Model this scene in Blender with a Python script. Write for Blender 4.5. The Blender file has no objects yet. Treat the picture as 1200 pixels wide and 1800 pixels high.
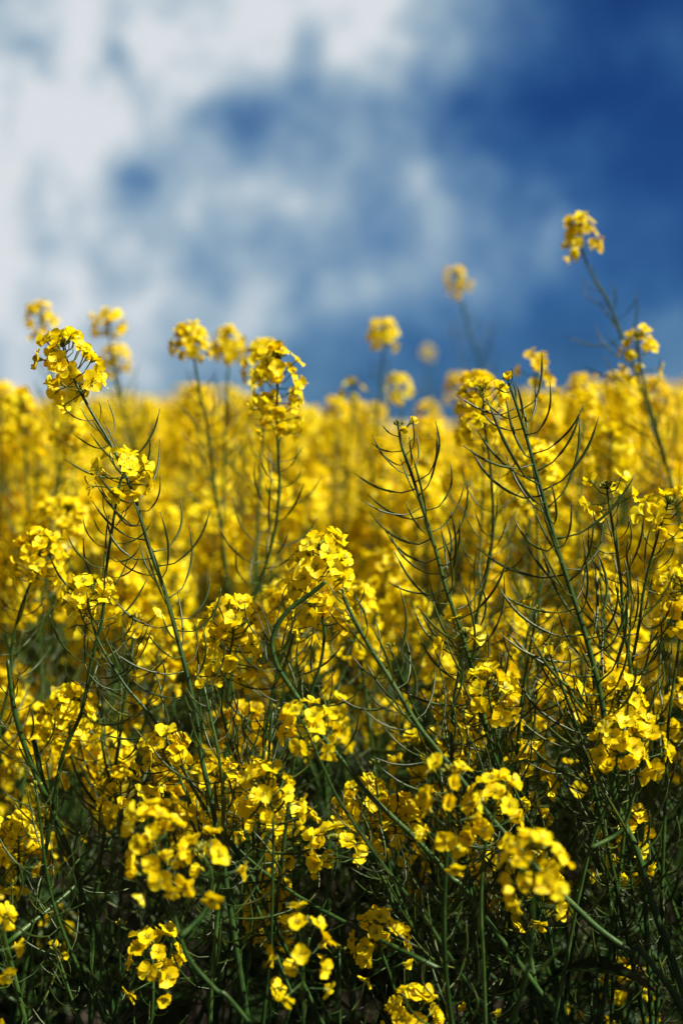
import bpy, math, random
import numpy as np
from mathutils import Vector, Matrix
R = math.radians
scene = bpy.context.scene
random.seed(7); rng = np.random.default_rng(7)

# ------------------------------------------------------------------ camera
CAM_H, PITCH, FPX = 1.35, R(-3.55), 2500.0       # focal length in pixels of the 1200x1800 photograph
cd = bpy.data.cameras.new('camera'); cam = bpy.data.objects.new('camera', cd)
scene.collection.objects.link(cam); scene.camera = cam
cd.sensor_fit = 'VERTICAL'; cd.sensor_height = 36; cd.sensor_width = 24; cd.lens = 50
cam.location = (0, 0, CAM_H); cam.rotation_euler = (R(90) + PITCH, 0, 0)
cd.clip_start = 0.02; cd.clip_end = 3000
cd.dof.use_dof = True; cd.dof.focus_distance = 1.47; cd.dof.aperture_fstop = 2.1; cd.dof.aperture_blades = 9

# ------------------------------------------------------------------ light
SUN_AZ, SUN_EL = R(112), R(49)                    # azimuth measured from the view direction towards the right
sd = bpy.data.lights.new('sun', 'SUN'); sun = bpy.data.objects.new('sun', sd); scene.collection.objects.link(sun)
sd.energy = 5.0; sd.angle = R(0.5); sd.color = (1.0, 0.93, 0.80)
to_sun = Vector((math.cos(SUN_EL)*math.sin(SUN_AZ), math.cos(SUN_EL)*math.cos(SUN_AZ), math.sin(SUN_EL)))
sun.rotation_euler = to_sun.to_track_quat('Z', 'Y').to_euler()
sun.location = (6, 3, 8)
scene.view_settings.view_transform = 'Standard'; scene.view_settings.look = 'None'
scene.view_settings.exposure = 1.06; scene.view_settings.gamma = 1.0
scene.render.engine = 'CYCLES'
scene.cycles.max_bounces = 7; scene.cycles.diffuse_bounces = 3; scene.cycles.transmission_bounces = 4
scene.cycles.glossy_bounces = 2; scene.cycles.use_denoising = True

def px_dir(px, py):
    """direction of a photograph pixel, scaled so that its y (distance ahead) is 1"""
    v = Vector(((px - 600)/FPX, 1.0, (900 - py)/FPX))
    c, s = math.cos(PITCH), math.sin(PITCH)
    w = Vector((v.x, v.y*c - v.z*s, v.y*s + v.z*c))
    return w / w.y
def at(px, py, d):
    w = px_dir(px, py); return Vector((w.x*d, d, CAM_H + w.z*d))

class NT:
    """tiny node helper"""
    def __init__(s, tree): s.t = tree; s.t.nodes.clear()
    def n(s, kind, **kw):
        nd = s.t.nodes.new(kind)
        for k, v in kw.items():
            if hasattr(nd, k) and not k[0].isupper(): setattr(nd, k, v)
            else: nd.inputs[k.replace('_', ' ')].default_value = v
        return nd
    def l(s, a, b): s.t.links.new(a, b)
    def val(s, sock, v):
        if isinstance(v, (int, float)): sock.default_value = v
        elif isinstance(v, (tuple, list)): sock.default_value = v
        else: s.l(v, sock)
    def math(s, op, a, b=0.0, c=None, clamp=False):
        nd = s.t.nodes.new('ShaderNodeMath'); nd.operation = op; nd.use_clamp = clamp
        s.val(nd.inputs[0], a); s.val(nd.inputs[1], b)
        if c is not None: s.val(nd.inputs[2], c)
        return nd.outputs[0]
    def mix(s, f, a, b, mode='MIX'):
        nd = s.t.nodes.new('ShaderNodeMix'); nd.data_type = 'RGBA'; nd.blend_type = mode
        s.val(nd.inputs[0], f); s.val(nd.inputs[6], a); s.val(nd.inputs[7], b)
        return nd.outputs[2]
    def ramp(s, f, stops):
        nd = s.t.nodes.new('ShaderNodeValToRGB'); e = nd.color_ramp.elements
        while len(e) < len(stops): e.new(0.5)
        for k, (p, c) in enumerate(stops): e[k].position = p; e[k].color = (*c, 1) if len(c) == 3 else c
        s.val(nd.inputs[0], f); return nd.outputs[0]

# ------------------------------------------------------------------ sky: Nishita air with a bank of broken cloud
world = bpy.data.worlds.new('World'); scene.world = world; world.use_nodes = True
w = NT(world.node_tree)
sky = w.n('ShaderNodeTexSky'); sky.sky_type = 'NISHITA'; sky.sun_disc = False
sky.sun_elevation = SUN_EL; sky.sun_rotation = SUN_AZ
sky.air_density = 1.0; sky.dust_density = 0.3; sky.ozone_density = 3.0; sky.altitude = 300
tc = w.n('ShaderNodeTexCoord'); D = tc.outputs['Generated']
warp = w.n('ShaderNodeTexNoise', Scale=9.0, Detail=3.0, Roughness=0.55); w.l(D, warp.inputs['Vector'])
sub = w.n('ShaderNodeVectorMath', operation='SUBTRACT'); w.l(warp.outputs['Color'], sub.inputs[0]); sub.inputs[1].default_value = (.5, .5, .5)
scl = w.n('ShaderNodeVectorMath', operation='SCALE'); w.l(sub.outputs[0], scl.inputs[0]); scl.inputs['Scale'].default_value = 0.030
add = w.n('ShaderNodeVectorMath', operation='ADD'); w.l(D, add.inputs[0]); w.l(scl.outputs[0], add.inputs[1])
P = add.outputs[0]
# how much cloud stands at each azimuth (columns, 150 apart) and elevation (rows, 100 apart), in units of the photograph's pixels
COVER = [
 (.70, .75, .80, .90, .85, .95, .95, .90, .40, .15, .08, .05, .10),
 (.80, .90, .88, .88, .94, .92, .86, .80, .34, .16, .18, .04, .12),
 (.90, 1.0, 1.0, 1.0, .90, .62, .78, .42, .18, .04, .05, .03, .10),
 (.80, .90, 1.0, .96, .72, .86, .82, .68, .54, .08, .03, .08, .20),
 (.85, .92, .96, .90, .90, .80, .74, .66, .62, .46, .04, .20, .30),
 (.80, .88, .92, .88, .84, .76, .78, .68, .50, .20, .40, .24, .32),
 (.80, .88, .92, .88, .84, .66, .48, .34, .26, .24, .44, .42, .34),
 (.74, .80, .86, .80, .72, .52, .38, .26, .34, .46, .52, .54, .40),
 (.60, .60, .60, .60, .60, .60, .60, .60, .60, .60, .60, .60, .60)]
sp = w.n('ShaderNodeSeparateXYZ'); w.l(P, sp.inputs[0])
yy = w.math('MAXIMUM', sp.outputs['Y'], 0.2)
u = w.math('DIVIDE', sp.outputs['X'], yy)
u = w.math('MULTIPLY_ADD', u, FPX/1800, 0.5, clamp=True)             # -300 .. 1500
vv = w.math('DIVIDE', sp.outputs['Z'], yy)
vv = w.math('MULTIPLY_ADD', vv, -FPX, 900 - FPX*math.tan(-PITCH) )    # row in photograph pixels
tot = 0.0
for k, row in enumerate(COVER):
    rp = w.n('ShaderNodeValToRGB'); rp.color_ramp.interpolation = 'B_SPLINE'; e = rp.color_ramp.elements
    while len(e) < len(row): e.new(0.5)
    for q, c in enumerate(row): e[q].position = q/(len(row)-1); e[q].color = (c, c, c, 1)
    w.l(u, rp.inputs[0])
    if k == 0: hat = w.math('MULTIPLY_ADD', vv, -0.01, 1.0, clamp=True)
    elif k == len(COVER)-1: hat = w.math('MULTIPLY_ADD', vv, 0.01, 1.0 - k, clamp=True)
    else:
        hat = w.math('ABSOLUTE', w.math('SUBTRACT', vv, 100.0*k)); hat = w.math('MULTIPLY_ADD', hat, -0.01, 1.0, clamp=True)
    if 0 < k < len(COVER)-1: hat = w.math('SMOOTH_MIN', hat, 1.0, 0.0)
    tot = w.math('MULTIPLY_ADD', hat, rp.outputs[0], tot)
for (x, y, r, wt) in [(452, 212, 46, -.26), (252, 322, 36, -.38), (200, 95, 20, -.22), (520, 128, 34, -.16), (655, 358, 50, -.16), (480, 388, 36, -.14), (400, 180, 30, -.12), (640, 40, 80, .2)]:
    c = px_dir(x, y).normalized()
    dn = w.n('ShaderNodeVectorMath', operation='DISTANCE'); w.l(P, dn.inputs[0]); dn.inputs[1].default_value = c
    q = w.math('MULTIPLY', dn.outputs['Value'], FPX/(r*1.15))
    q = w.math('MULTIPLY', q, q); q = w.math('MULTIPLY', q, -1.0)
    q = w.math('EXPONENT', q)
    tot = w.math('MULTIPLY_ADD', q, wt, tot)
fine = w.n('ShaderNodeTexNoise', Scale=21.0, Detail=6.0, Roughness=0.62); w.l(P, fine.inputs['Vector'])
f1 = w.math('MULTIPLY_ADD', fine.outputs['Fac'], 0.90, -0.44)
big = w.n('ShaderNodeTexNoise', Scale=2.6, Detail=4.0, Roughness=0.55); w.l(D, big.inputs['Vector'])
sep = w.n('ShaderNodeSeparateXYZ'); w.l(D, sep.inputs[0])
away = w.math('MULTIPLY_ADD', sep.outputs['Y'], -4.0, 3.6, clamp=True)      # the rest of the sky, away from this view
b1 = w.math('MULTIPLY_ADD', big.outputs['Fac'], 4.0, -1.9, clamp=True)
tot = w.math('ADD', w.math('MULTIPLY', tot, w.math('SUBTRACT', 1.0, away)), w.math('MULTIPLY', b1, w.math('MULTIPLY', away, 0.2)))
cov = w.math('MULTIPLY', w.math('ADD', tot, f1), 1.03, clamp=True)
blue = w.mix(1.0, sky.outputs[0], (0.028, 0.082, 0.196, 1), 'MULTIPLY')          # deep polarised blue
cloudc = w.ramp(cov, [(0.0, (0.11, 0.44, 1.4)), (0.35, (0.33, 0.98, 2.1)), (0.6, (0.92, 1.72, 2.6)), (0.83, (1.95, 2.6, 3.05)), (1.0, (3.35, 3.55, 3.75))])
skyc = w.mix(cov, blue, cloudc)
bg = w.n('ShaderNodeBackground', Strength=0.1); w.l(skyc, bg.inputs['Color'])
out = w.n('ShaderNodeOutputWorld'); w.l(bg.outputs[0], out.inputs['Surface'])

# ------------------------------------------------------------------ materials
def material(name):
    m = bpy.data.materials.new(name); m.use_nodes = True; return m, NT(m.node_tree)
def petal_mat():
    m, t = material('petal')
    oi = t.n('ShaderNodeObjectInfo'); tc = t.n('ShaderNodeTexCoord')
    n1 = t.n('ShaderNodeTexNoise', Scale=260.0, Detail=3.0); t.l(tc.outputs['Object'], n1.inputs['Vector'])
    n2 = t.n('ShaderNodeTexNoise', Scale=30.0, Detail=1.0)
    g = t.n('ShaderNodeNewGeometry'); t.l(g.outputs['Position'], n2.inputs['Vector'])
    f = t.math('ADD', t.math('MULTIPLY_ADD', n1.outputs['Fac'], 0.7, -0.1), t.math('MULTIPLY_ADD', n2.outputs['Fac'], 1.4, -0.7))
    f = t.math('ADD', f, t.math('MULTIPLY_ADD', oi.outputs['Random'], 0.5, -0.05), clamp=True)
    col = t.ramp(f, [(0.0, (0.86, 0.62, 0.002)), (0.5, (0.93, 0.76, 0.004)), (0.93, (0.94, 0.85, 0.02)), (1.0, (0.90, 0.80, 0.22))])
    bmp = t.n('ShaderNodeBump', Strength=0.25, Distance=0.0006); t.l(n1.outputs['Fac'], bmp.inputs['Height'])
    p = t.n('ShaderNodeBsdfPrincipled', Roughness=0.5); t.l(col, p.inputs['Base Color']); t.l(bmp.outputs[0], p.inputs['Normal'])
    p.inputs['Specular IOR Level'].default_value = 0.22
    tr = t.n('ShaderNodeBsdfTranslucent'); t.l(t.mix(1.0, col, (1.0, 0.96, 0.5, 1), 'MULTIPLY'), tr.inputs['Color']); t.l(bmp.outputs[0], tr.inputs['Normal'])
    mx = t.n('ShaderNodeMixShader'); mx.inputs[0].default_value = 0.5
    t.l(p.outputs[0], mx.inputs[1]); t.l(tr.outputs[0], mx.inputs[2])
    o = t.n('ShaderNodeOutputMaterial'); t.l(mx.outputs[0], o.inputs[0]); return m
def green_mat(name, stops, rough=0.45, scale=60.0, spec=0.4, transl=0.0, bump=0.3):
    m, t = material(name)
    g = t.n('ShaderNodeNewGeometry'); oi = t.n('ShaderNodeObjectInfo')
    n1 = t.n('ShaderNodeTexNoise', Scale=scale, Detail=4.0, Roughness=0.6); t.l(g.outputs['Position'], n1.inputs['Vector'])
    f = t.math('ADD', t.math('MULTIPLY_ADD', n1.outputs['Fac'], 2.0, -0.65), t.math('MULTIPLY_ADD', oi.outputs['Random'], 0.5, -0.25), clamp=True)
    col = t.ramp(f, stops)
    n3 = t.n('ShaderNodeTexNoise', Scale=scale*14, Detail=2.0); t.l(g.outputs['Position'], n3.inputs['Vector'])
    bmp = t.n('ShaderNodeBump', Strength=bump, Distance=0.0008); t.l(n3.outputs['Fac'], bmp.inputs['Height'])
    p = t.n('ShaderNodeBsdfPrincipled', Roughness=rough); t.l(col, p.inputs['Base Color']); t.l(bmp.outputs[0], p.inputs['Normal'])
    p.inputs['Specular IOR Level'].default_value = spec
    o = t.n('ShaderNodeOutputMaterial')
    if transl:
        tr = t.n('ShaderNodeBsdfTranslucent'); t.l(col, tr.inputs['Color'])
        mx = t.n('ShaderNodeMixShader'); mx.inputs[0].default_value = transl
        t.l(p.outputs[0], mx.inputs[1]); t.l(tr.outputs[0], mx.inputs[2]); t.l(mx.outputs[0], o.inputs[0])
    else: t.l(p.outputs[0], o.inputs[0])
    return m
M_PETAL = petal_mat()
M_STEM = green_mat('stem_green', [(0.0, (0.012, 0.036, 0.005)), (0.5, (0.026, 0.064, 0.010)), (0.85, (0.055, 0.10, 0.022)), (1.0, (0.07, 0.045, 0.025))], 0.40, 45, 0.30)
M_POD = green_mat('pod_green', [(0.0, (0.014, 0.030, 0.004)), (0.5, (0.036, 0.062, 0.008)), (0.8, (0.080, 0.100, 0.018)), (1.0, (0.09, 0.035, 0.02))], 0.40, 38, 0.35)
M_BUD = green_mat('bud_green', [(0.0, (0.16, 0.20, 0.02)), (0.5, (0.32, 0.31, 0.02)), (1.0, (0.60, 0.45, 0.02))], 0.5, 90, 0.3, 0.2)
M_LEAF = green_mat('leaf_green', [(0.0, (0.006, 0.020, 0.004)), (0.5, (0.014, 0.040, 0.009)), (0.9, (0.05, 0.085, 0.035)), (1.0, (0.14, 0.16, 0.10))], 0.5, 22, 0.25, 0.2)
MATS = [M_PETAL, M_STEM, M_POD, M_BUD, M_LEAF]; PET, STE, POD, BUD, LEA = range(5)

# ------------------------------------------------------------------ geometry container
class Geo:
    def __init__(s): s.V = []; s.F = []; s.T = []; s.M = []; s.n = 0
    def add(s, v, flat, tot, mat):
        v = np.asarray(v, float).reshape(-1, 3)
        s.V.append(v); s.F.append(np.asarray(flat, np.int64) + s.n); s.T.append(np.asarray(tot, np.int64))
        s.M.append(np.full(len(tot), mat, np.int32) if np.isscalar(mat) else np.asarray(mat, np.int32)); s.n += len(v)
    def pack(s):
        if len(s.V) > 1: s.V, s.F, s.T, s.M = [np.concatenate(s.V)], [np.concatenate(s.F)], [np.concatenate(s.T)], [np.concatenate(s.M)]
        return s.V[0], s.F[0], s.T[0], s.M[0]
    def put(s, o, mat4=None):
        v, f, t, m = o.pack()
        if mat4 is not None:
            a = np.array(mat4); v = v @ a[:3, :3].T + a[:3, 3]
        s.add(v, f, t, m)
    def mesh(s, name):
        v, f, t, m = s.pack()
        me = bpy.data.meshes.new(name)
        me.vertices.add(len(v)); me.vertices.foreach_set('co', v.astype(np.float32).ravel())
        me.loops.add(len(f)); me.loops.foreach_set('vertex_index', f.astype(np.int32))
        me.polygons.add(len(t)); st = np.concatenate([[0], np.cumsum(t)[:-1]])
        me.polygons.foreach_set('loop_start', st.astype(np.int32)); me.polygons.foreach_set('loop_total', t.astype(np.int32))
        for k in MATS: me.materials.append(k)
        me.polygons.foreach_set('material_index', m.astype(np.int32))
        me.polygons.foreach_set('use_smooth', np.ones(len(t), bool))
        me.update(); return me
def grid(g, pts, mat):
    """pts: rows x cols x 3"""
    a = np.asarray(pts); r, c = a.shape[:2]
    i = np.arange((r-1)*(c-1)); q = (i//(c-1))*c + i % (c-1)
    g.add(a.reshape(-1, 3), np.stack([q, q+1, q+c+1, q+c], 1).ravel(), np.full(len(i), 4), mat)
def tube(g, pts, rad, sides, mat):
    P = np.asarray([tuple(p) for p in pts], float); n = len(P)
    rad = np.broadcast_to(np.asarray(rad, float), (n,))
    T = np.gradient(P, axis=0); T /= np.linalg.norm(T, axis=1)[:, None] + 1e-12
    u = np.cross(T[0], (0.3, 0.9, 0.2)); u /= np.linalg.norm(u)
    V = np.zeros((n, sides, 3)); an = np.arange(sides)*2*np.pi/sides
    for k in range(n):
        u = u - T[k]*np.dot(u, T[k]); u /= np.linalg.norm(u) + 1e-12
        b = np.cross(T[k], u)
        V[k] = P[k] + rad[k]*(np.cos(an)[:, None]*u + np.sin(an)[:, None]*b)
    i, j = np.meshgrid(np.arange(n-1), np.arange(sides), indexing='ij'); i = i.ravel(); j = j.ravel(); j2 = (j+1) % sides
    q = np.stack([i*sides+j, i*sides+j2, (i+1)*sides+j2, (i+1)*sides+j], 1).ravel()
    flat = np.concatenate([q, np.arange(sides)[::-1], (n-1)*sides+np.arange(sides)])
    g.add(V.reshape(-1, 3), flat, np.concatenate([np.full(len(i), 4), [sides, sides]]), mat)
def blob(g, c, ax, length, r, mat, sides=5):
    ax = np.asarray(ax, float); ax /= np.linalg.norm(ax); c = np.asarray(c, float)
    ts = np.array([0.0, .18, .5, .8, 1.0]); rr = np.array([.25, .8, 1.0, .65, .12])*r
    tube(g, [c + ax*length*t for t in ts], rr, sides, mat)

# ------------------------------------------------------------------ flower, pod, leaf meshes
def flower_geo(rnd, alpha, lp, openness, lod=0, droop=0.0, size=1.0, npet=4):
    """attachment at the origin, raceme axis = +Z, pedicel leans out to +X"""
    g = Geo()
    end = np.array([lp*math.cos(alpha), 0, lp*math.sin(alpha)])
    d0 = np.array([math.cos(alpha*0.5), 0, math.sin(alpha*0.5)])
    if lod < 2:
        tube(g, [(0, 0, 0), d0*lp*.5 + np.array([0, 0, -.0004]), end], [.0007, .00055, .0007], 4 if lod else 5, STE)
    ta = alpha + 0.25 - droop                                        # flower axis elevation
    ez = np.array([math.cos(ta), rnd.uniform(-.3, .3), math.sin(ta)]); ez /= np.linalg.norm(ez)
    ex = np.cross((0, 1, 0), ez); ex /= np.linalg.norm(ex); ey = np.cross(ez, ex)
    spin = rnd.uniform(0, 1.57)
    def loc(x, y, z): return end + ex*x + ey*y + ez*z
    us = [0, .22, .40, .56, .72, .87, 1.0] if lod == 0 else ([0, .35, .7, 1.0] if lod == 1 else [.05, 1.0])
    prof = lambda u: float(np.interp(u, [0, .22, .40, .56, .72, .87, 1.0], [.13, .20, .56, .88, 1.0, .88, .50]))
    vs = np.linspace(-1, 1, 5 if lod == 0 else (3 if lod == 1 else 2))
    L = .0138*size; W = .0058*size
    for k in range(npet):
        a = spin + k*math.pi/2 + rnd.uniform(-.16, .16); op = openness + rnd.uniform(-.22, .22)
        ph = rnd.uniform(0, 6); cup = rnd.uniform(.05, .40); ruf = rnd.uniform(.03, .11); tw = rnd.uniform(-.35, .35); sc = rnd.uniform(.9, 1.12)
        rows = []
        for u in us:
            # centre line: claw rises, blade bends outward
            r = 0; z = 0; m = 12
            for q in range(m):
                s = u*(q+.5)/m; th = .18 + (op - .18)*min(1, max(0, (s-.10)/.34))**1.3 + .25*max(0, s-.7)
                r += L*sc*u/m*math.sin(th); z += L*sc*u/m*math.cos(th)
            th = .18 + (op - .18)*min(1, max(0, (u-.10)/.34))**1.3
            wd = W*sc*prof(u) if lod < 2 else W*sc*(.35 if u < .5 else 1.0)
            row = []
            for v in vs:
                back = 1 - .10*v*v*u
                hh = (cup*v*v*wd*.9 + L*ruf*math.sin(3.1*v + ph)*u*u + L*.04*math.sin(7*v+ph*2)*u*u*u) if lod < 2 else 0
                rr = r*back - hh*math.cos(th); zz = z + hh*math.sin(th) + tw*v*wd
                lat = v*wd
                row.append(loc(rr*math.cos(a) - lat*math.sin(a), rr*math.sin(a) + lat*math.cos(a), zz))
            rows.append(row)
        grid(g, rows, PET)
    if lod == 0:
        for k in range(4):                                           # sepals
            a = spin + .785 + k*math.pi/2
            rows = []
            for u, wd in ((0, .0006), (.5, .0010), (1, .0003)):
                r = .0010 + .0026*u; z = .0062*u*size
                rows.append([loc(r*math.cos(a) - s*wd*math.sin(a), r*math.sin(a) + s*wd*math.cos(a), z) for s in (-1, 1)])
            grid(g, rows, BUD)
        tube(g, [loc(0, 0, -.0002), loc(0, 0, .004), loc(0, 0, .0078)], [.0009, .0007, .0004], 4, BUD)
        for k in range(5):
            a = k*1.256 + spin; 
            p1 = loc(.0016*math.cos(a), .0016*math.sin(a), .0050); p2 = loc(.0023*math.cos(a), .0023*math.sin(a), .0082)
            tube(g, [p1, (p1+p2)/2, p2], [.0002, .00035, .0005], 3, BUD)
    elif lod == 1:
        tube(g, [loc(0, 0, 0), loc(0, 0, .0075)], [.0012, .0007], 4, BUD)
    return g
def pod_geo(rnd, ped, length, a0, a1, r=.00102, sides=6, n=9):
    """silique: thin pedicel going out along +X then a slim pod curving up along the stem (+Z)"""
    g = Geo(); p = np.zeros(3); pts = [p.copy()]; rad = [.0009]
    yb = rnd.uniform(-.35, .35)
    npd = 3
    for k in range(npd):
        a = a0 + (a1-a0)*.10*k/npd; p = p + np.array([math.cos(a), yb*.15, math.sin(a)])*ped/npd; pts.append(p.copy()); rad.append(.00058)
    wob = rnd.uniform(-.12, .12)
    for k in range(n):
        u = (k+.5)/n; a = a0 + (a1-a0)*(.42 + .58*min(1, u*1.3)**1.1) + wob*math.sin(u*5)
        p = p + np.array([math.cos(a), yb*(u-.3)*.5, math.sin(a)])*length/n; pts.append(p.copy())
        rad.append(r*(.62 if k == 0 else (1 if k < n-3 else (.85, .42, .30)[k-(n-3)]))*(1+.10*math.sin(k*2.3+wob*20)))
    rad[-1] = r*.42
    tube(g, pts, rad, sides, POD); return g
def leaf_geo(rnd, length, width):
    """clasping lance-shaped leaf growing to +X and drooping"""
    rows = []; p = np.zeros(3); a = rnd.uniform(.5, 1.0); n = 9; ph = rnd.uniform(0, 6)
    for k in range(n+1):
        u = k/n; wd = width*float(np.interp(u, [0, .15, .45, .8, 1], [.35, .6, 1, .55, .04]))
        fold = .35 - .2*u
        rows.append([p + np.array([0, v*wd, fold*abs(v)*wd + .12*wd*math.sin(6*u*3 + v*2 + ph)]) for v in (-1, -.5, 0, .5, 1)])
        a -= rnd.uniform(.10, .26); p = p + np.array([math.cos(a), rnd.uniform(-.08, .08), math.sin(a)])*length/n
    g = Geo(); grid(g, rows, LEA); return g
def buds_geo(rnd, n=14, r=.006):
    g = Geo()
    tube(g, [(0, 0, -.004), (0, 0, .004)], [.0012, .0008], 5, STE)
    for k in range(n):
        a = k*2.4; e = 1.45 - 1.2*(k/n); q = r*(.45 + .75*k/n)
        d = np.array([math.cos(a)*math.cos(e), math.sin(a)*math.cos(e), math.sin(e)]); L = rnd.uniform(.0045, .0068)
        b = np.array([0, 0, .001]); tube(g, [b, b + d*q], [.0005, .0005], 3, STE)
        blob(g, b + d*q*.95, d + np.array([0, 0, .35]), L, rnd.uniform(.0013, .0018), BUD)
    return g
R0 = random.Random(3)
FL = []                                                              # (geo0, geo1, geo2) by class of pedicel angle
SPECS = [(1.20, .012, 1.0, 0), (1.0, .016, 1.25, 0), (.80, .019, 1.35, 0), (.65, .021, 1.5, .1), (.5, .022, 1.2, .0), (.38, .023, 1.45, .3),
         (.30, .023, 1.3, .2), (.18, .024, 1.55, .45), (.05, .023, 1.0, .4), (-.05, .023, 1.4, .6), (.4, .021, .55, 0), (.8, .016, .6, 0)]
for (al, lp, op, dr) in SPECS: FL.append([flower_geo(R0, al, lp, op, lod, dr) for lod in (0, 1, 2)])
FL.append([flower_geo(R0, .2, .018, .8, lod, .9, .95, 3) for lod in (0, 1, 2)])      # fading, petals dropping
FLM = [f[0].mesh('flower') for f in FL]
def pick_flower(rnd, u):
    """u 0 at the tip .. 1 at the lowest open flower"""
    if rnd.random() < .12: return rnd.choice((10, 11))
    if u > .8 and rnd.random() < .35: return 12
    return max(0, min(9, int(u**.75*9.8 + rnd.uniform(-1.3, 1.6))))
PODG = []; 
for (ln, ped, a0, a1) in ((.016, .012, .5, 1.1), (.026, .013, .35, 1.1), (.036, .014, .2, 1.2), (.044, .015, .12, 1.25), (.050, .016, .05, 1.3), (.052, .016, .25, 1.05), (.058, .017, .05, 1.15), (.048, .015, -.1, 1.35)):
    PODG.append([pod_geo(R0, ped, ln, a0, a1), pod_geo(R0, ped, ln, a0, a1, .0010, 3, 5)])
PODM = [p[0].mesh('seed_pod') for p in PODG]
BUDG = [buds_geo(R0, n) for n in (10, 14, 18)]; BUDM = [b.mesh('flower_head') for b in BUDG]
TIPG = buds_geo(R0, 5, .004); TIPM = TIPG.mesh('stem_tip')
LEAFG = [leaf_geo(R0, L_, W_) for L_, W_ in ((.07, .009), (.10, .014), (.13, .02), (.17, .028), (.09, .018))]; LEAFM = [l.mesh('leaf') for l in LEAFG]

# ------------------------------------------------------------------ curves
def catmull(P, sub=7):
    P = [Vector(p) for p in P]
    if len(P) < 3: return [P[0].lerp(P[-1], k/6) for k in range(7)]
    Q = [P[0]*2 - P[1]] + P + [P[-1]*2 - P[-2]]; out = []
    for i in range(1, len(Q)-2):
        a, b, c, d = Q[i-1], Q[i], Q[i+1], Q[i+2]
        for k in range(sub):
            t = k/sub
            out.append(.5*((2*b) + (c-a)*t + (2*a-5*b+4*c-d)*t*t + (3*b-a-3*c+d)*t*t*t))
    out.append(Q[-2]); return out
class Axis:
    """a shoot: points from its tip down to its foot"""
    def __init__(s, pts, sub=7):
        s.P = catmull(pts, sub); s.S = [0]
        for a, b in zip(s.P, s.P[1:]): s.S.append(s.S[-1] + (b-a).length)
        s.S = np.array(s.S); s.A = np.array([tuple(p) for p in s.P]); s.L = float(s.S[-1])
    def pos(s, d): return Vector([float(np.interp(d, s.S, s.A[:, k])) for k in range(3)])
    def frame(s, d, phi, tilt=0.0):
        z = (s.pos(max(0, d-.004)) - s.pos(d+.004)).normalized()
        x = z.cross(Vector((0.13, 1, 0.05))).normalized(); y = z.cross(x)
        xr = (x*math.cos(phi) + y*math.sin(phi)).normalized()
        if tilt:
            z2 = (z + xr*tilt).normalized(); xr = (xr - z2*xr.dot(z2)).normalized(); z = z2
        yr = z.cross(xr)
        m = Matrix.Identity(4)
        for k in range(3): m[k][0], m[k][1], m[k][2] = xr[k], yr[k], z[k]
        m.translation = s.pos(d); return m

COL = scene.collection
def link(o): COL.objects.link(o); return o
def new(name, data, parent=None, mat4=None):
    o = bpy.data.objects.new(name, data); link(o)
    if parent is not None: o.parent = parent
    if mat4 is not None: o.matrix_local = mat4
    return o
def thing(name, loc, label, cat, group=None):
    o = new(name, None); o.location = loc; o.empty_display_size = .05
    o['label'] = label; o['category'] = cat
    if group: o['group'] = group
    return o

def layout_head(ax, rnd, n, span, gap=None, sc=1.0):
    """flowers of one raceme: list of (flower index, matrix)"""
    res = []; phi = rnd.uniform(0, 6.28)
    for k in range(n):
        u = (k+.5)/n; phi += 2.4 + rnd.uniform(-.3, .3)
        if gap is not None and abs((phi - gap + math.pi) % 6.283 - math.pi) < .7 and u > .3: continue
        d = .002 + span*u**1.15
        m = ax.frame(d, phi, rnd.uniform(-.15, .15)) @ Matrix.Scale(sc*rnd.uniform(.88, 1.10), 4)
        res.append((pick_flower(rnd, u), m))
    return res
def layout_pods(ax, rnd, s0, s1, step=.0085, sc=1.0):
    step *= .82; res = []; phi = rnd.uniform(0, 6.28); d = s0
    while d < min(s1, ax.L - .01):
        phi += 2.4 + rnd.uniform(-.6, .6)
        grow = min(1.0, (d - s0)/.10 + .15) if s0 < .12 else min(1, (d-s0)/.05 + .5)
        k = int(min(7, max(0, grow*6.4 + rnd.uniform(-1.2, 1.2))))
        if rnd.random() > .07:
            res.append((k, ax.frame(d, phi, rnd.uniform(-.4, .35)) @ Matrix.Scale(sc*rnd.uniform(.86, 1.30)*(.55 + .45*grow), 4)))
        d += step*rnd.uniform(.7, 1.35)*(.8 if grow < .5 else 1.0)
    return res
def stem_tube(g, ax, r0, r1, sides, origin, step=1):
    idx = list(range(0, len(ax.P), step)); 
    if idx[-1] != len(ax.P)-1: idx.append(len(ax.P)-1)
    f = (ax.S[idx]/ax.L)**.65
    tube(g, [ax.P[i] - origin for i in idx], r0 + (r1-r0)*f, sides, STE)

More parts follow.
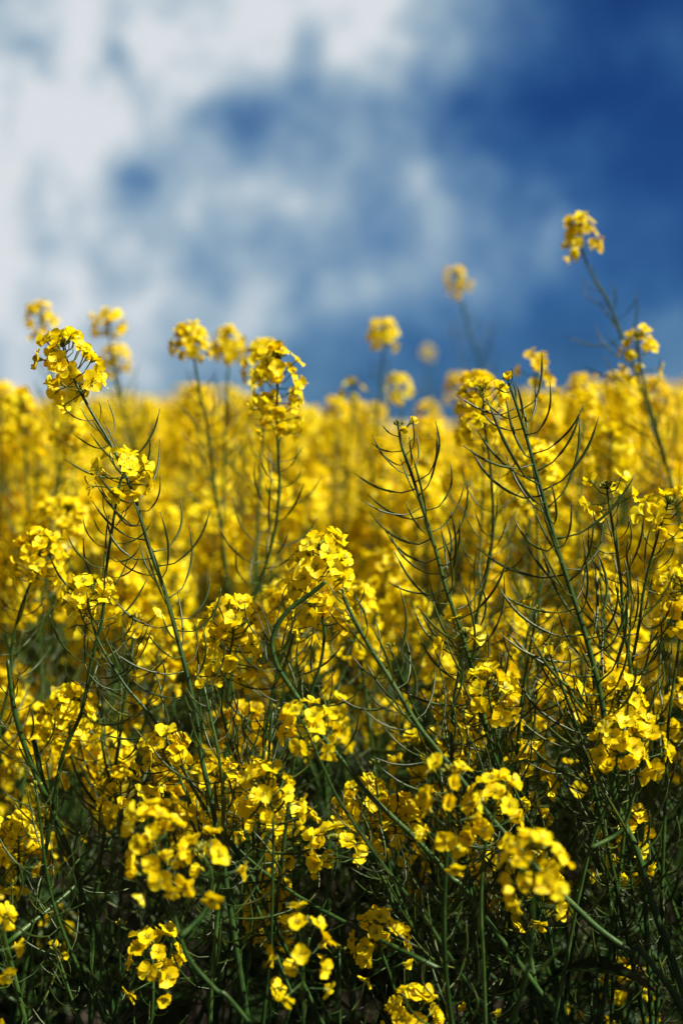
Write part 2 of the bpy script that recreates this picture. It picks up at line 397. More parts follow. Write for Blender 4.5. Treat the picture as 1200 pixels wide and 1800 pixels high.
HEADV = 0
def build(name, label, group, axes, rnd, detail, leaves=2, base=None, cat='rapeseed plant'):
    """axes: dicts axis, r0, r1, heads n, span, pods (s0, s1) or None, gap, sc.  detail 0: every flower and pod an object"""
    main = axes[0]['axis']
    if base is None: base = main.P[-1].copy()
    root = thing(name, base, label, cat, group); off = Matrix.Translation(-base)
    sg = Geo(); npods = 0
    for a in axes:
        stem_tube(sg, a['axis'], a['r0'], a['r1'], 8 if detail == 0 else 5, base, 1 if detail == 0 else 2)
    for a in axes:
        ax = a['axis']
        if a.get('n'):
            fl = layout_head(ax, rnd, a['n'], a.get('span', .036), a.get('gap'), a.get('sc', 1.0))
            tipm = off @ ax.frame(0, 0)
            if detail == 0:
                h = new('flower_head', rnd.choice(BUDM), root, tipm); inv = tipm.inverted()
                for k, m in fl: new('flower', FLM[k], h, inv @ (off @ m))
            else:
                g = Geo(); inv = tipm.inverted(); g.put(rnd.choice(BUDG))
                for k, m in fl: g.put(FL[k][1], inv @ off @ m)
                new('flower_head', g.mesh('flower_head'), root, tipm)
        elif a.get('tip', True):
            sg.put(TIPG, off @ ax.frame(0, 0))
            if detail == 0 and rnd.random() < .8 and a.get('stray', True):
                h = new('flower_head', TIPM, root, off @ ax.frame(0, 0)); inv = (off @ ax.frame(0, 0)).inverted()
                for k in (10, 12): new('flower', FLM[k], h, inv @ off @ ax.frame(.004, rnd.uniform(0, 6)) @ Matrix.Scale(.7, 4))
        if a.get('pods'):
            for k, m in layout_pods(ax, rnd, *a['pods'], step=a.get('step', .0085), sc=a.get('psc', 1.0)):
                if detail <= 1 and npods < 98: new('seed_pod', PODM[k], root, off @ m); npods += 1
                else: sg.put(PODG[k][1], off @ m)
    for k in range(leaves):
        d = main.L*rnd.uniform(.35, .9) if base.z < .3 else main.L*rnd.uniform(.5, .95)
        m = off @ main.frame(d, rnd.uniform(0, 6.28)) @ Matrix.Scale(rnd.uniform(.8, 1.4)*(1.25 if leaves > 6 else 1), 4)
        if detail <= 1: new('leaf', rnd.choice(LEAFM), root, m)
        else: sg.put(rnd.choice(LEAFG), m)
    new('stem', sg.mesh('stem'), root)
    return root

def to_ground(pts, rnd, spread=.25):
    """carry a traced shoot on down to the soil"""
    a, b = pts[-2], pts[-1]; d = (b-a).normalized()
    h = b.z; steps = 3; out = list(pts); x, y = b.x, b.y
    sx = max(-.8, min(.8, d.x/max(.2, -d.z))); sy = max(-.3, min(.3, d.y/max(.2, -d.z)))
    for k in range(1, steps+1):
        f = k/steps; fall = h*f
        out.append(Vector((x + sx*h*(f - .42*f*f), y + sy*h*(f-.42*f*f) + rnd.uniform(-.01, .01), h - fall)))
    return out
# ------------------------------------------------------------------ ground
def ground():
    m, t = material('soil')
    g = t.n('ShaderNodeNewGeometry')
    n1 = t.n('ShaderNodeTexNoise', Scale=9.0, Detail=8.0, Roughness=0.7); t.l(g.outputs['Position'], n1.inputs['Vector'])
    col = t.ramp(n1.outputs['Fac'], [(0.3, (0.022, 0.015, 0.009)), (0.6, (0.045, 0.031, 0.018)), (0.75, (0.075, 0.055, 0.035))])
    b = t.n('ShaderNodeBump', Strength=0.8, Distance=0.03); t.l(n1.outputs['Fac'], b.inputs['Height'])
    p = t.n('ShaderNodeBsdfPrincipled', Roughness=0.95); t.l(col, p.inputs['Base Color']); t.l(b.outputs[0], p.inputs['Normal'])
    o = t.n('ShaderNodeOutputMaterial'); t.l(p.outputs[0], o.inputs[0])
    g_ = Geo(); xs = np.linspace(-1, 1, 90); xs = np.sign(xs)*np.abs(xs)**3*700
    X, Y = np.meshgrid(xs, xs + 0.0)
    Z = .02*np.sin(X*5.1)*np.sin(Y*4.3 + 1) * (np.abs(X) + np.abs(Y) < 30)
    grid(g_, np.stack([X, Y, Z], -1), 0)
    me = g_.mesh('ground'); me.materials.clear(); me.materials.append(m)
    o = new('ground', me); o['kind'] = 'structure'
ground()

# ------------------------------------------------------------------ traced plants in and near the plane of focus
def V3(pts, d, slope=0.0, wob=None):
    y0 = pts[0][1]
    return [at(x, y, d + slope*(y - y0)/1000.0) for x, y in pts]
seedn = [100]
def hero(label, d, main, branches=(), slope=0.0, group=None, detail=0, leaves=1, ground_=True):
    seedn[0] += 1; rnd = random.Random(seedn[0])
    axes = []
    pts = V3(main['pts'], d, slope)
    if ground_: pts = to_ground(pts, rnd)
    k = d/1.5
    def mk(a, p):
        r = dict(a); r['axis'] = Axis(p); r.pop('pts')
        if r.get('n', 0) > 10: r['n'] = int(r['n']*(1.3 if d > 1.45 else .95))
        r.setdefault('r0', .0011); r.setdefault('r1', .0036)
        return r
    axes.append(mk(main, pts))
    for b in branches:
        dd = b.get('d', d); sl = b.get('slope', slope)
        p = V3(b['pts'], dd, sl)
        if b.get('join'):                                            # run the branch foot into the main stem
            m = axes[0]['axis']; a0 = np.array([tuple(q) for q in m.P]); 
            tgt = at(*b['join'], dd); j = int(np.argmin(((a0 - np.array(tgt))[:, [0, 2]]**2).sum(1))); p.append(m.P[j].copy())
        else: p = to_ground(p, rnd)
        bb = mk(b, p); bb['r1'] = b.get('r1', .0024); axes.append(bb)
    return build('rapeseed_plant', label, group, axes, rnd, detail, leaves)

hero('sharp rapeseed plant with a domed yellow head high against the sky at far left', 1.5,
     dict(pts=[(112, 612), (122, 645), (133, 672), (160, 722), (200, 790), (235, 870), (262, 960), (290, 1040), (312, 1120), (330, 1190), (345, 1260), (354, 1330), (370, 1400), (385, 1480), (402, 1580)], n=24, span=.056, pods=(.084, .40), r1=.0045, sc=1.08), slope=-.10)
hero('rapeseed plant whose low sharp head overlaps the leaning stem of the far left tall plant', 1.46,
     dict(pts=[(224, 822), (211, 850), (202, 900), (190, 980), (184, 1027), (180, 1087), (161, 1162), (144, 1250), (112, 1325), (94, 1419)], n=12, span=.024, pods=(.035, .27), r1=.004, psc=.9), 
     [dict(pts=[(14, 1160), (26, 1250), (49, 1325), (78, 1395)], n=0, tip=False, pods=(.04, .12), join=(101, 1445), r1=.0034, r0=.002)], slope=.05)
hero('rapeseed plant with a ragged sharp head in front of the left crossing stems', 1.47,
     dict(pts=[(152, 1040), (157, 1065), (165, 1102), (176, 1132), (202, 1177), (225, 1211), (255, 1245), (277, 1275), (318, 1345), (360, 1420), (420, 1505), (470, 1600)], n=15, span=.032, pods=(.05, .22), psc=.8, r1=.0034), slope=-.05)
hero('rapeseed plant with a full soft head beside the left edge, above a ragged sharp one', 1.6,
     dict(pts=[(72, 955), (67, 990), (37, 1069), (22, 1132), (19, 1192), (4, 1256), (-5, 1330)], n=24, span=.045, pods=(.06, .25)), slope=0)
hero('rapeseed plant with a slightly soft broad head just above the full head at left', 1.85,
     dict(pts=[(120, 900), (112, 930), (80, 1000), (75, 1090), (72, 1180), (78, 1300)], n=26, span=.06, pods=(.08, .3)), slope=0)
hero('tall rapeseed plant with a two-tier head left of the picture centre, long pods below', 1.66,
     dict(pts=[(488, 632), (489, 660), (487, 700), (487, 760), (491, 840), (485, 920), (465, 1000), (440, 1065), (418, 1130), (400, 1230), (396, 1330)], n=30, span=.085, pods=(.10, .38), r1=.0042), slope=.03)
hero('bare podded rapeseed stem at centre with one withered bud at its tip', 1.5,
     dict(pts=[(700, 752), (706, 785), (720, 825), (738, 880), (763, 960), (785, 1040), (810, 1110), (830, 1180), (850, 1260), (865, 1330), (885, 1420), (900, 1500)], n=0, pods=(.004, .38), r0=.0014, r1=.0044, step=.0072, psc=1.08), slope=-.04)
hero('bare podded rapeseed stem with the longest curved pods, leaning at right', 1.48,
     dict(pts=[(893, 672), (903, 700), (925, 770), (950, 860), (975, 950), (1000, 1030), (1020, 1090), (1040, 1160), (1058, 1240), (1070, 1340), (1084, 1417), (1119, 1497), (1154, 1613), (1182, 1690)], n=0, pods=(.004, .48), r0=.0013, r1=.0056, step=.0072, psc=1.30), slope=-.06)
hero('rapeseed plant with a few loose flowers atop a podded stem, right of the longest pods', 1.49,
     dict(pts=[(1066, 862), (1070, 890), (1080, 950), (1090, 1020), (1095, 1090), (1105, 1160), (1113, 1230), (1118, 1300), (1123, 1375), (1126, 1462), (1130, 1530)], n=8, span=.022, pods=(.03, .36), r1=.0046, gap=1.2), slope=.02)
hero('leaning rapeseed plant whose small head of rounded petals meets the right edge', 1.5,
     dict(pts=[(1172, 888), (1160, 925), (1143, 985), (1130, 1040), (1122, 1100), (1108, 1170), (1080, 1260), (1062, 1330), (1050, 1400)], n=11, span=.026, pods=(.034, .30), r1=.0034), slope=.04)
hero('rapeseed plant with the tall sharp head at the centre, flowers dense on its right side', 1.47,
     dict(pts=[(562, 966), (563, 990), (560, 1033), (567, 1087), (570, 1117), (563, 1167), (540, 1237), (522, 1300), (510, 1390)], n=36, span=.080, pods=(.085, .17), psc=.8, sc=1.08), slope=.0)
hero('hooked rapeseed stem bowing in a loop beneath the tall centre head', 1.42,
     dict(pts=[(572, 1022), (547, 1043), (510, 1070), (487, 1100), (478, 1133), (487, 1170), (510, 1207), (537, 1247), (573, 1303), (613, 1350), (640, 1388), (683, 1430), (733, 1477), (790, 1540), (850, 1610)], n=0, tip=False, pods=(.012, .22), r0=.0022, r1=.0038, psc=.72), slope=.02)
hero('long diagonal podded stem running from the tall centre head down to the lower right', 1.41,
     dict(pts=[(604, 1048), (608, 1060), (630, 1103), (653, 1143), (683, 1190), (703, 1223), (733, 1273), (767, 1317), (800, 1357), (860, 1435), (910, 1490), (955, 1540), (1011, 1595), (1053, 1634), (1105, 1672), (1158, 1711)], n=0, pods=(.004, .34), r0=.0018, r1=.0052, stray=False), slope=-.03)
hero('short rapeseed plant with a sharp bright head in front of the bare centre stem', 1.44,
     dict(pts=[(857, 1205), (860, 1231), (866, 1262), (871, 1287), (881, 1340), (902, 1385), (925, 1440), (940, 1520)], n=17, span=.034, pods=(.05, .12), psc=.6), slope=.04)
hero('rapeseed plant with a wide loose head between the leaning left stem and hooked stem', 1.5,
     dict(pts=[(412, 1082), (409, 1121), (397, 1185), (388, 1237), (401, 1294), (416, 1337), (427, 1400), (428, 1475), (425, 1560)], n=26, span=.07, pods=(.075, .2), psc=.8, sc=1.12), slope=.02)
hero('rapeseed plant with a sprawling soft-edged double head under the hooked stem', 1.37,
     dict(pts=[(530, 1265), (543, 1293), (567, 1347), (590, 1397), (630, 1460), (663, 1507), (720, 1580), (770, 1650)], n=17, span=.034, pods=(.09, .2), psc=.7),
     [dict(pts=[(462, 1375), (478, 1420), (480, 1500), (478, 1600)], d=1.36, n=22, span=.045, gap=0.5)], slope=.03)
hero('small rapeseed plant with a neat sharp head right of the sprawling double head', 1.47,
     dict(pts=[(645, 1400), (640, 1430), (650, 1480), (672, 1540), (700, 1620)], n=15, span=.03, pods=(.06, .14), psc=.6), slope=.03)
hero('rapeseed plant seen from below, buds ringed by sharp petals at the lower centre', 1.42,
     dict(pts=[(590, 1482), (590, 1520), (575, 1570), (562, 1610), (545, 1650), (530, 1700)], n=15, span=.02, pods=(.05, .10), psc=.6, sc=1.05), slope=-.1)
hero('rapeseed plant with the large out-of-focus head hanging low at the left front', 1.25,
     dict(pts=[(262, 1445), (275, 1500), (292, 1560), (305, 1605), (330, 1680), (380, 1740), (440, 1800)], n=26, span=.066, sc=.96),
     [dict(pts=[(355, 1500), (372, 1540), (360, 1600)], d=1.27, n=9, span=.03, join=(310, 1650))], slope=.06)
hero('rapeseed plant with a sharp crowned head whose many thin pedicels show, left centre', 1.45,
     dict(pts=[(285, 1312), (292, 1336), (311, 1359), (330, 1400), (352, 1445), (394, 1494), (416, 1527), (439, 1569), (470, 1640)], n=24, span=.042, pods=(.055, .14), psc=.6, sc=1.05), slope=-.05)
hero('short rapeseed plant with an open ring of dim flowers at the bottom centre', 1.38,
     dict(pts=[(664, 1632), (668, 1665), (690, 1730), (700, 1800)], n=24, span=.042, sc=.95, gap=2.0), slope=.03)
hero('lowest rapeseed head, cut by the bottom edge right of centre', 1.36,
     dict(pts=[(722, 1765), (728, 1800), (735, 1850)], n=20, span=.034, sc=.95), slope=.03)
hero('rapeseed plant with a dim brownish head low beside the left front blurred one', 1.55,
     dict(pts=[(478, 1560), (476, 1600), (480, 1680), (486, 1780)], n=26, span=.055, pods=(.07, .14)), slope=.0)
hero('rapeseed plant with a heavy head low on the right across the thickest podded stem', 1.40,
     dict(pts=[(1085, 1285), (1085, 1320), (1070, 1400), (1040, 1480), (1020, 1560), (1000, 1660)], n=20, span=.056, sc=.98),
     [dict(pts=[(1128, 1290), (1125, 1330), (1112, 1400), (1090, 1460)], d=1.41, n=12, span=.03, join=(1040, 1490))], slope=.02)
hero('rapeseed plant with a soft drooping head over the diagonal stem at lower right', 1.32,
     dict(pts=[(872, 1392), (868, 1430), (850, 1500), (845, 1600), (850, 1720)], n=22, span=.05, sc=1.0), slope=.03)
hero('low rapeseed plant with sharp crumpled flowers right under the soft drooping head', 1.45,
     dict(pts=[(930, 1520), (938, 1560), (960, 1620), (975, 1700)], n=22, span=.06), slope=.03)
hero('rapeseed plant with a bright yellow head touching the right edge at mid height', 1.52,
     dict(pts=[(1196, 1025), (1200, 1070), (1190, 1150), (1175, 1260), (1170, 1360)], n=26, span=.055, pods=(.07, .25)), slope=.0)
hero('rapeseed plant with only a few petals peeking in at the lower left corner', 1.3,
     dict(pts=[(-8, 1625), (-20, 1680), (-30, 1780)], n=14, span=.04), slope=.0)
hero('rapeseed plant with small scattered flowers near the right edge, below the heavy head', 1.5,
     dict(pts=[(1105, 1440), (1100, 1480), (1085, 1560), (1080, 1660)], n=13, span=.07, pods=(.09, .2), psc=.7), slope=.0)
hero('dark upright podded stem rising in the lower left shade', 1.5,
     dict(pts=[(60, 1300), (75, 1370), (101, 1449), (124, 1505), (146, 1569), (169, 1625), (180, 1689), (200, 1790)], n=0, tip=False, pods=(.01, .10), r0=.0028, r1=.005), slope=-.02)
hero('thin green podded stem with curved pods, just left of the longest-podded stem', 1.62,
     dict(pts=[(848, 690), (850, 740), (862, 830), (866, 930), (855, 1010), (838, 1080), (830, 1180)], n=16, span=.04, pods=(.06, .30), psc=.8), slope=.03)
hero('upright green rapeseed stem with soft pods seen behind the longest-podded stem', 1.78,
     dict(pts=[(940, 800), (940, 850), (944, 960), (946, 1060), (944, 1180), (940, 1330)], n=28, span=.07, pods=(.08, .40)), slope=.0)
hero('rapeseed plant with a soft yellow head right behind the tip of the longest-podded stem', 1.95,
     dict(pts=[(942, 640), (938, 690), (930, 760), (925, 860), (930, 980)], n=15, span=.06, gap=.3, pods=(.08, .25)), slope=.0, detail=1)
hero('rapeseed plant with a broad soft head left of the longest-podded tip', 1.9,
     dict(pts=[(838, 675), (842, 720), (850, 800), (846, 900)], n=34, span=.08, pods=(.09, .2), sc=1.05), slope=.0, detail=1)
# blurred heads standing clear against the sky, one plant each
sky_heads = [
 ('tallest rapeseed plant, its ragged head highest against the blue at upper right', 2.05, [(1018, 398), (1022, 440), (1040, 482), (1068, 530), (1090, 585), (1112, 640), (1128, 690), (1150, 760), (1180, 850), (1200, 930)], 22, .040, 2.2),
 ('second tallest rapeseed plant, its blurred head floating left of the tallest one', 2.9, [(800, 484), (808, 520), (826, 590), (850, 660), (858, 720), (850, 800)], 18, .036, 4.0),
 ('rapeseed plant with a drooping split head just below and right of the tallest head', 1.95, [(1118, 596), (1122, 630), (1135, 690), (1160, 780), (1183, 870)], 16, .045, 1.6),
 ('rapeseed plant with a round blurred head with a hole, alone over the centre', 2.6, [(673, 575), (674, 610), (668, 680), (660, 760)], 24, .032, None),
 ('tiny far rapeseed head floating right of the round one over the centre', 4.8, [(750, 614), (751, 640), (752, 700)], 12, .03, None),
 ('rapeseed plant with an open blurred head just below the round one over the centre', 2.7, [(700, 672), (705, 710), (708, 800)], 18, .034, 5.0),
 ('blurred rapeseed plant with the leftmost head against the pale sky', 2.35, [(70, 548), (78, 580), (95, 680), (100, 780)], 18, .035, None),
 ('blurred rapeseed plant with a small head right of the leftmost one', 2.35, [(190, 560), (193, 590), (206, 680), (230, 760)], 18, .026, None),
 ('blurred rapeseed head tucked just under the small one at left', 2.7, [(202, 622), (206, 650), (218, 720), (235, 800)], 20, .030, None),
 ('rapeseed plant with a blurred mushroom-shaped head on a thin dark stem, left of centre', 2.0, [(330, 588), (340, 625), (352, 690), (366, 760), (378, 860), (395, 980)], 24, .030, None),
 ('blurred rapeseed plant with a loose head between the mushroom-shaped and two-tier heads', 2.3, [(400, 592), (402, 640), (398, 700), (395, 800)], 24, .036, None),
 ('blurred rapeseed plant with a dense head close behind the two-tier head', 2.0, [(462, 615), (460, 660), (462, 760), (456, 860)], 24, .04, None),
 ('blurred rapeseed plant with two budlike flowers left of the open head over the centre', 2.6, [(620, 680), (618, 720), (612, 800)], 6, .03, 0.5),
 ('small blurred rapeseed head low on the skyline between the centre heads and right stems', 3.2, [(800, 668), (802, 700), (805, 780)], 20, .04, None),
 ('blurred rapeseed plant with a full head on the right skyline beside the longest pods', 2.5, [(1022, 672), (1022, 710), (1030, 800), (1050, 880)], 32, .06, None),
 ('blurred rapeseed plant with a full head on the right skyline, second from its end', 2.6, [(1085, 668), (1085, 710), (1080, 800)], 30, .055, None),
 ('blurred rapeseed plant with the last head on the right skyline', 2.5, [(1152, 680), (1155, 720), (1160, 800)], 26, .06, None),
 ('blurred rapeseed plant with a heavy head on the left skyline below the leftmost head', 2.3, [(40, 700), (42, 740), (48, 840)], 34, .08, None),
 ('blurred rapeseed plant with a broad low head left of the two-tier head on the skyline', 2.7, [(345, 690), (348, 730), (350, 820)], 34, .07, None),
 ('blurred rapeseed plant with a low head right of the two-tier head on the skyline', 2.7, [(590, 712), (590, 750), (585, 830)], 30, .06, None),
 ('blurred rapeseed plant with a crooked stem under a head at the left skyline', 2.1, [(135, 745), (122, 775), (105, 830), (92, 890)], 22, .04, None),
]
for k, (lb, d, pts, n, span, gap) in enumerate(sky_heads):
    d = 1.5 + (d-1.5)*.86 if d < 4 else d
    hero(lb, d, dict(pts=pts, n=n, span=span, gap=gap, pods=(span+.03, .26), r1=.0042, r0=.0013, psc=.85, sc=.86), detail=0 if d < 2.2 else 1, leaves=1)

# ------------------------------------------------------------------ random plants
def random_axes(rnd, H, spreadk=1.0, detail=1, branches=None):
    """plant at the origin, H = height of the main tip"""
    la = rnd.uniform(0, 6.28); lm = rnd.uniform(.02, .16)*spreadk
    tip = Vector((math.cos(la)*lm, math.sin(la)*lm, H))
    mid = tip*.55 + Vector((rnd.uniform(-.03, .03), rnd.uniform(-.03, .03), 0))
    q = tip*.8 + Vector((rnd.uniform(-.02, .02), rnd.uniform(-.02, .02), 0))
    main = Axis([tip, q, mid, tip*.25, Vector((0, 0, 0))], 6)
    flow = lambda: rnd.choice((22, 26, 30, 34))
    sp = rnd.uniform(.045, .085)
    axes = [dict(axis=main, r0=.0012, r1=.0055, n=flow(), span=sp, pods=(sp+.02, rnd.uniform(.22, .38)), step=.011 if detail < 2 else .016, sc=rnd.uniform(.8, 1.12))]
    nb = branches if branches is not None else rnd.choice((7, 8, 9))
    ph = rnd.uniform(0, 6.28)
    for k in range(nb):
        ph += 2.4; s = .16*H + (k+.5)/nb*.50*H + rnd.uniform(-.03, .03); p0 = main.pos(s)
        up = (H - p0.z)*rnd.uniform(.40, 1.0) + .02; out = rnd.uniform(.07, .17)*spreadk
        dv = Vector((math.cos(ph), math.sin(ph), 0))
        t = p0 + dv*out + Vector((0, 0, up))
        ax = Axis([t, t - Vector((0, 0, up*.35)) - dv*out*.04, p0 + dv*out*.62 + Vector((0, 0, up*.30)), p0], 5)
        sp = rnd.uniform(.035, .065)
        axes.append(dict(axis=ax, r0=.001, r1=.0026, n=int(flow()*.95), span=sp, pods=(sp+.02, rnd.uniform(.10, .22)), step=.014 if detail < 2 else .02, sc=rnd.uniform(.72, 1.10)))
    return axes

def copy_tree(o, parent=None):
    c = o.copy(); COL.objects.link(c); c.parent = parent
    for ch in kids.get(o, ()): copy_tree(ch, c)
    return c
def prototype(name, label, group, axes, rnd, detail, leaves):
    return build(name, label, group, axes, rnd, detail, leaves, base=Vector((0, 0, 0)))

# 1. plants filling the edge of the field in the plane of focus (their heads stay below the line of sight)
rnd = random.Random(41)
front = []
def lane(x, d): return abs(x) < .24*d + .06
n_front = 0
cells = []
d = 1.50
while d < 2.25:
    x = -.26*d - .04
    while x < .26*d + .04:
        cells.append((x + rnd.uniform(-.07, .07), d + rnd.uniform(-.06, .06))); x += .20
    d += .16
LBL_FRONT = [('many-branched rapeseed plant in the tangle of stems on the left, heads below the skyline', 'tangled rapeseed plants on the left half'),
             ('many-branched rapeseed plant in the tangle of stems on the right, heads below the skyline', 'tangled rapeseed plants on the right half')]
for (x, d) in cells:
    # keep the tops under a line so that the traced plants stand clear
    topy = np.interp(d, [1.3, 1.5, 1.8, 2.25], [1500, 1290, 1030, 860]) + rnd.uniform(-50, 150)
    H = at(600, topy, d).z
    ax = random_axes(rnd, H, 1.7, 0, rnd.choice((4, 5)) if d < 1.7 else 7)
    for a in ax:
        tp = a['axis'].P[0]; ty_ = 745 - (tp.z - CAM_H)/(d + tp.y)*FPX
        a['n'] = int(a['n']*(.62 if d < 1.65 else 1.0))*(rnd.random() < (.95 if d >= 1.6 else (.6 if ty_ < 1450 else .22))); a['sc'] = 1.0; a['psc'] = .95; a['pods'] = (a['pods'][0]*(.3 if not a['n'] else 1), a['pods'][1]*1.3)
    lb, gp = LBL_FRONT[0 if x < 0 else 1]
    for a in ax:
        A = a['axis']; off = Vector((x, d, 0)); A.P = [p + off for p in A.P]; A.A = A.A + np.array([x, d, 0])
    build('rapeseed_plant', lb, gp, ax, rnd, 0 if d < 1.75 else 1, 13)
LBL_BARE = [('bare leaning rapeseed stem with long curved pods, among the tangle on the left', 'bare podded stems on the left'),
            ('bare leaning rapeseed stem with long curved pods, among the tangle on the right', 'bare podded stems on the right')]
N_BARE = 34
for k in range(N_BARE):
    dd = rnd.uniform(1.40, 1.95); px = rnd.uniform(40, 1180) if k % 3 else rnd.uniform(600, 1200); ty = rnd.uniform(900 + (1.95-dd)*260, 1380)
    lean = rnd.uniform(-.45, .45); T = at(px, ty, dd); b = Vector((T.x + lean*T.z*.75, dd + rnd.uniform(-.12, .18), 0))
    pts = [T, T.lerp(b, .12) + Vector((rnd.uniform(-.02, .02), 0, .01)), T.lerp(b, .32) + Vector((lean*.05 + rnd.uniform(-.02, .02), 0, 0)), T.lerp(b, .65) + Vector((lean*.06, 0, 0)), b]
    ax = [dict(axis=Axis(pts), r0=.0012, r1=.0042, n=5 if rnd.random() < .3 else 0, span=.02, pods=(.01, rnd.uniform(.3, .5)), psc=rnd.uniform(.8, 1.15))]
    p0 = ax[0]['axis'].pos(rnd.uniform(.35, .5)); side = -1 if rnd.random() < .5 else 1
    t = p0 + Vector((side*rnd.uniform(.08, .16), rnd.uniform(-.05, .05), rnd.uniform(.15, .30)))
    ax.append(dict(axis=Axis([t, t.lerp(p0, .35) + Vector((side*.02, 0, -.02)), t.lerp(p0, .75) + Vector((side*.015, 0, -.02)), p0]), r0=.001, r1=.0025, n=0, pods=(.01, .25), psc=.85))
    lb, gp = LBL_BARE[0 if px < 600 else 1]
    build('rapeseed_plant', lb, gp, ax, rnd, 0 if dd < 1.75 else 1, 3)
n_front = len(cells) + N_BARE

# 2. individual plants behind, copied from a few prototypes
PR1, PR2 = [], []
GRP = [('leafy rapeseed plant blurred among the yellow mass on the left, behind the sharp stems', 'blurred rapeseed plants on the left'),
       ('leafy rapeseed plant blurred among the yellow mass in the middle, behind the sharp stems', 'blurred rapeseed plants in the middle'),
       ('leafy rapeseed plant blurred among the yellow mass on the right, behind the sharp stems', 'blurred rapeseed plants on the right')]
MID_MAX = 300 - n_front - 60
spots = []
d = 2.25
step = .165
while len(spots) < MID_MAX:
    x = -.245*d - .10 + rnd.uniform(0, step)
    while x < .245*d + .10: spots.append((x + rnd.uniform(-.06, .06), d + rnd.uniform(-.07, .07))); x += step*1.08
    d += step*1.08
spots = spots[:MID_MAX]; D_END = d
r2 = random.Random(5)
for k in range(5):
    PR1.append(prototype('rapeseed_plant', GRP[0][0], GRP[0][1], random_axes(r2, 1.20, 1.1, 1), r2, 1, 3))
for k in range(7):
    PR2.append(prototype('rapeseed_plant', GRP[0][0], GRP[0][1], random_axes(r2, 1.20, 1.1, 2), r2, 2, 3))
kids = {}
for o in COL.objects:
    if o.parent is not None: kids.setdefault(o.parent, []).append(o)
used = set()
def top_height(x, d, rr):
    """canopy top: nearly level, some plants overtop it and make the skyline ragged"""
    px = 600 + x/d*FPX
    line = float(np.interp(px, [0, 250, 450, 600, 720, 850, 1000, 1200], [690, 700, 705, 745, 760, 735, 690, 680]))
    if 5 <= d < 12 and rr.random() < .14: return at(600, line + rr.uniform(0, 45), d).z
    if d < 5 and rr.random() < .34: return max(1.1, at(600, line + rr.uniform(-10, 45), d).z)
    return min(1.25 + rr.gauss(0, .05), at(600, line + 28, d).z, 9 if d < 12 else 1.27 - .004*d + rr.gauss(0, .04))
for (x, d) in spots:
    pool = PR1 if d < 3.0 else PR2
    p = rnd.choice(pool)
    if p in used: o = copy_tree(p)
    else: o = p; used.add(p)
    h = top_height(x, d, rnd); s = h/1.20
    o.location = (x, d, 0); o.scale = (rnd.uniform(.95, 1.1), rnd.uniform(.95, 1.1), s); o.rotation_euler.z = rnd.uniform(0, 6.28)
    g = 0 if x/d < -.08 else (1 if x/d < .08 else 2)
    o['label'], o['group'] = GRP[g]
for p in PR1 + PR2:
    if p not in used:
        for c in kids.get(p, ()): bpy.data.objects.remove(c)
        bpy.data.objects.remove(p)

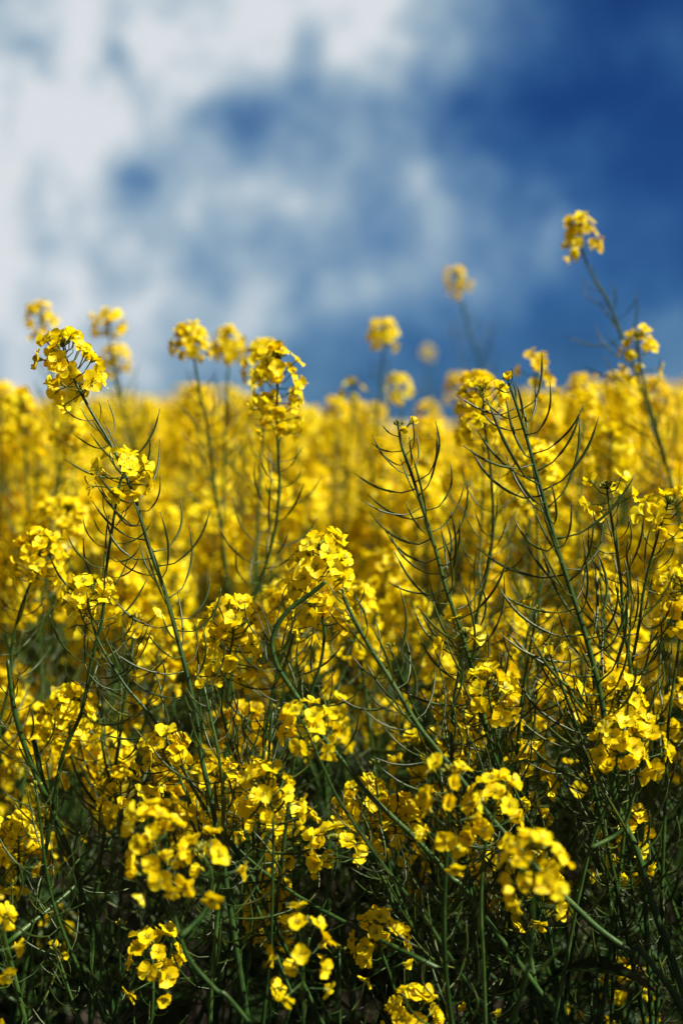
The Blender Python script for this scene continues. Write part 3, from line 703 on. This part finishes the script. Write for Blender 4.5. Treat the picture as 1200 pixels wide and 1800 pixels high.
# 3. the rest of the crop, as far as the horizon: one mass
def crop():
    rr = random.Random(77); G = Geo(); protos = []
    for lod in (0, 1, 2):
        row = []
        for k in range(5):
            g = Geo()
            axes = random_axes(rr, 1.2, 1.1, 2, 6 if lod < 2 else 5)
            for a in axes:
                ax = a['axis']
                stem_tube(g, ax, .0013, a['r1'], 3, Vector((0, 0, 0)), 3)
                n = a['n'] if lod == 0 else int(a['n']*(.8 if lod == 1 else .42))
                for f, m in layout_head(ax, rr, n, a['span'], None, 1.08 if lod < 2 else 1.7):
                    g.put(FL[f][1 if lod == 0 else 2], m)
                if lod == 0:
                    for q, m in layout_pods(ax, rr, *a['pods'], step=.02): g.put(PODG[q][1], m)
            if lod < 2:
                for k in range(9): g.put(rr.choice(LEAFG), axes[0]['axis'].frame(rr.uniform(.3, .95), rr.uniform(0, 6.28)) @ Matrix.Scale(rr.uniform(.9, 1.6), 4))
            g.pack(); row.append(g)
        protos.append(row)
    def place(x, y, lod, h):
        s = h/1.2; a = rr.uniform(0, 6.28)
        m = Matrix.Translation((x, y, 0)) @ Matrix.Rotation(a, 4, 'Z') @ Matrix.Diagonal((rr.uniform(.95, 1.15), rr.uniform(.95, 1.15), s, 1))
        G.put(rr.choice(protos[lod]), m)
    # beside the frame, so that the shade of the neighbours falls as it should
    y = 1.15
    while y < D_END:
        for sgn, wdt in ((-1, .5), (1, 1.3)):
            x = .245*y + (.20 if sgn < 0 else (.30 if y < 1.7 else .18))
            while x < .245*y + wdt:
                h = (min(1.27, .80 + (y-1.1)*.5) if sgn < 0 else 1.24) if y < 2.0 else 1.24
                place(sgn*x + rr.uniform(-.05, .05), y + rr.uniform(-.05, .05), 1, h + rr.gauss(0, .04)); x += .19
        y += .19
    y = D_END
    while y < 30:
        lod = 1 if y < 8 else 2
        st = .18 if y < 8 else (.21 if y < 14 else .34)
        x = -.26*y - .3
        while x < .26*y + .9:
            xx, yy = x + rr.uniform(-.08, .08), y + rr.uniform(-.08, .08)
            place(xx, yy, lod, top_height(xx, yy, rr)*(1.0) - (.0 if y < 8 else .02)); x += st
        y += st*1.05
    o = new('rapeseed_crop', G.mesh('rapeseed_crop')); o['kind'] = 'stuff'; o['label'] = 'dense blurred mass of yellow rapeseed stretching back to the skyline'
    print('crop faces', len(o.data.polygons))
crop()
def far_field():
    """the closed canopy beyond, a bumpy sheet of blossom 1.2 m above the soil with its foot on the ground"""
    m, t = material('far_blossom')
    g = t.n('ShaderNodeNewGeometry')
    n1 = t.n('ShaderNodeTexNoise', Scale=3.0, Detail=6.0, Roughness=0.7); t.l(g.outputs['Position'], n1.inputs['Vector'])
    col = t.ramp(n1.outputs['Fac'], [(0.35, (0.30, 0.26, 0.02)), (0.5, (0.70, 0.48, 0.008)), (0.7, (0.88, 0.62, 0.01))])
    p = t.n('ShaderNodeBsdfPrincipled', Roughness=0.8); t.l(col, p.inputs['Base Color'])
    o = t.n('ShaderNodeOutputMaterial'); t.l(p.outputs[0], o.inputs[0])
    ys = np.concatenate([[28, 28.05], np.geomspace(28.4, 400, 130)]); xs = np.linspace(-1, 1, 160)
    X = xs[None, :]*(ys[:, None]*.6 + 8); Y = np.repeat(ys[:, None], 160, 1)
    Z = 1.05 + rng.normal(0, .025, X.shape) + .02*np.sin(X*.9)*np.sin(Y*.7) - (Y-28)*.0004; Z[0] = 0; Z[-1] = 0; Z[:, 0] = 0; Z[:, -1] = 0
    G = Geo(); grid(G, np.stack([X, Y, Z], -1), 0); me = G.mesh('far_field'); me.materials.clear(); me.materials.append(m)
    o = new('distant_rapeseed_field', me); o['kind'] = 'stuff'; o['label'] = 'far yellow rapeseed field along the horizon'
far_field()
print('objects', len(bpy.data.objects))
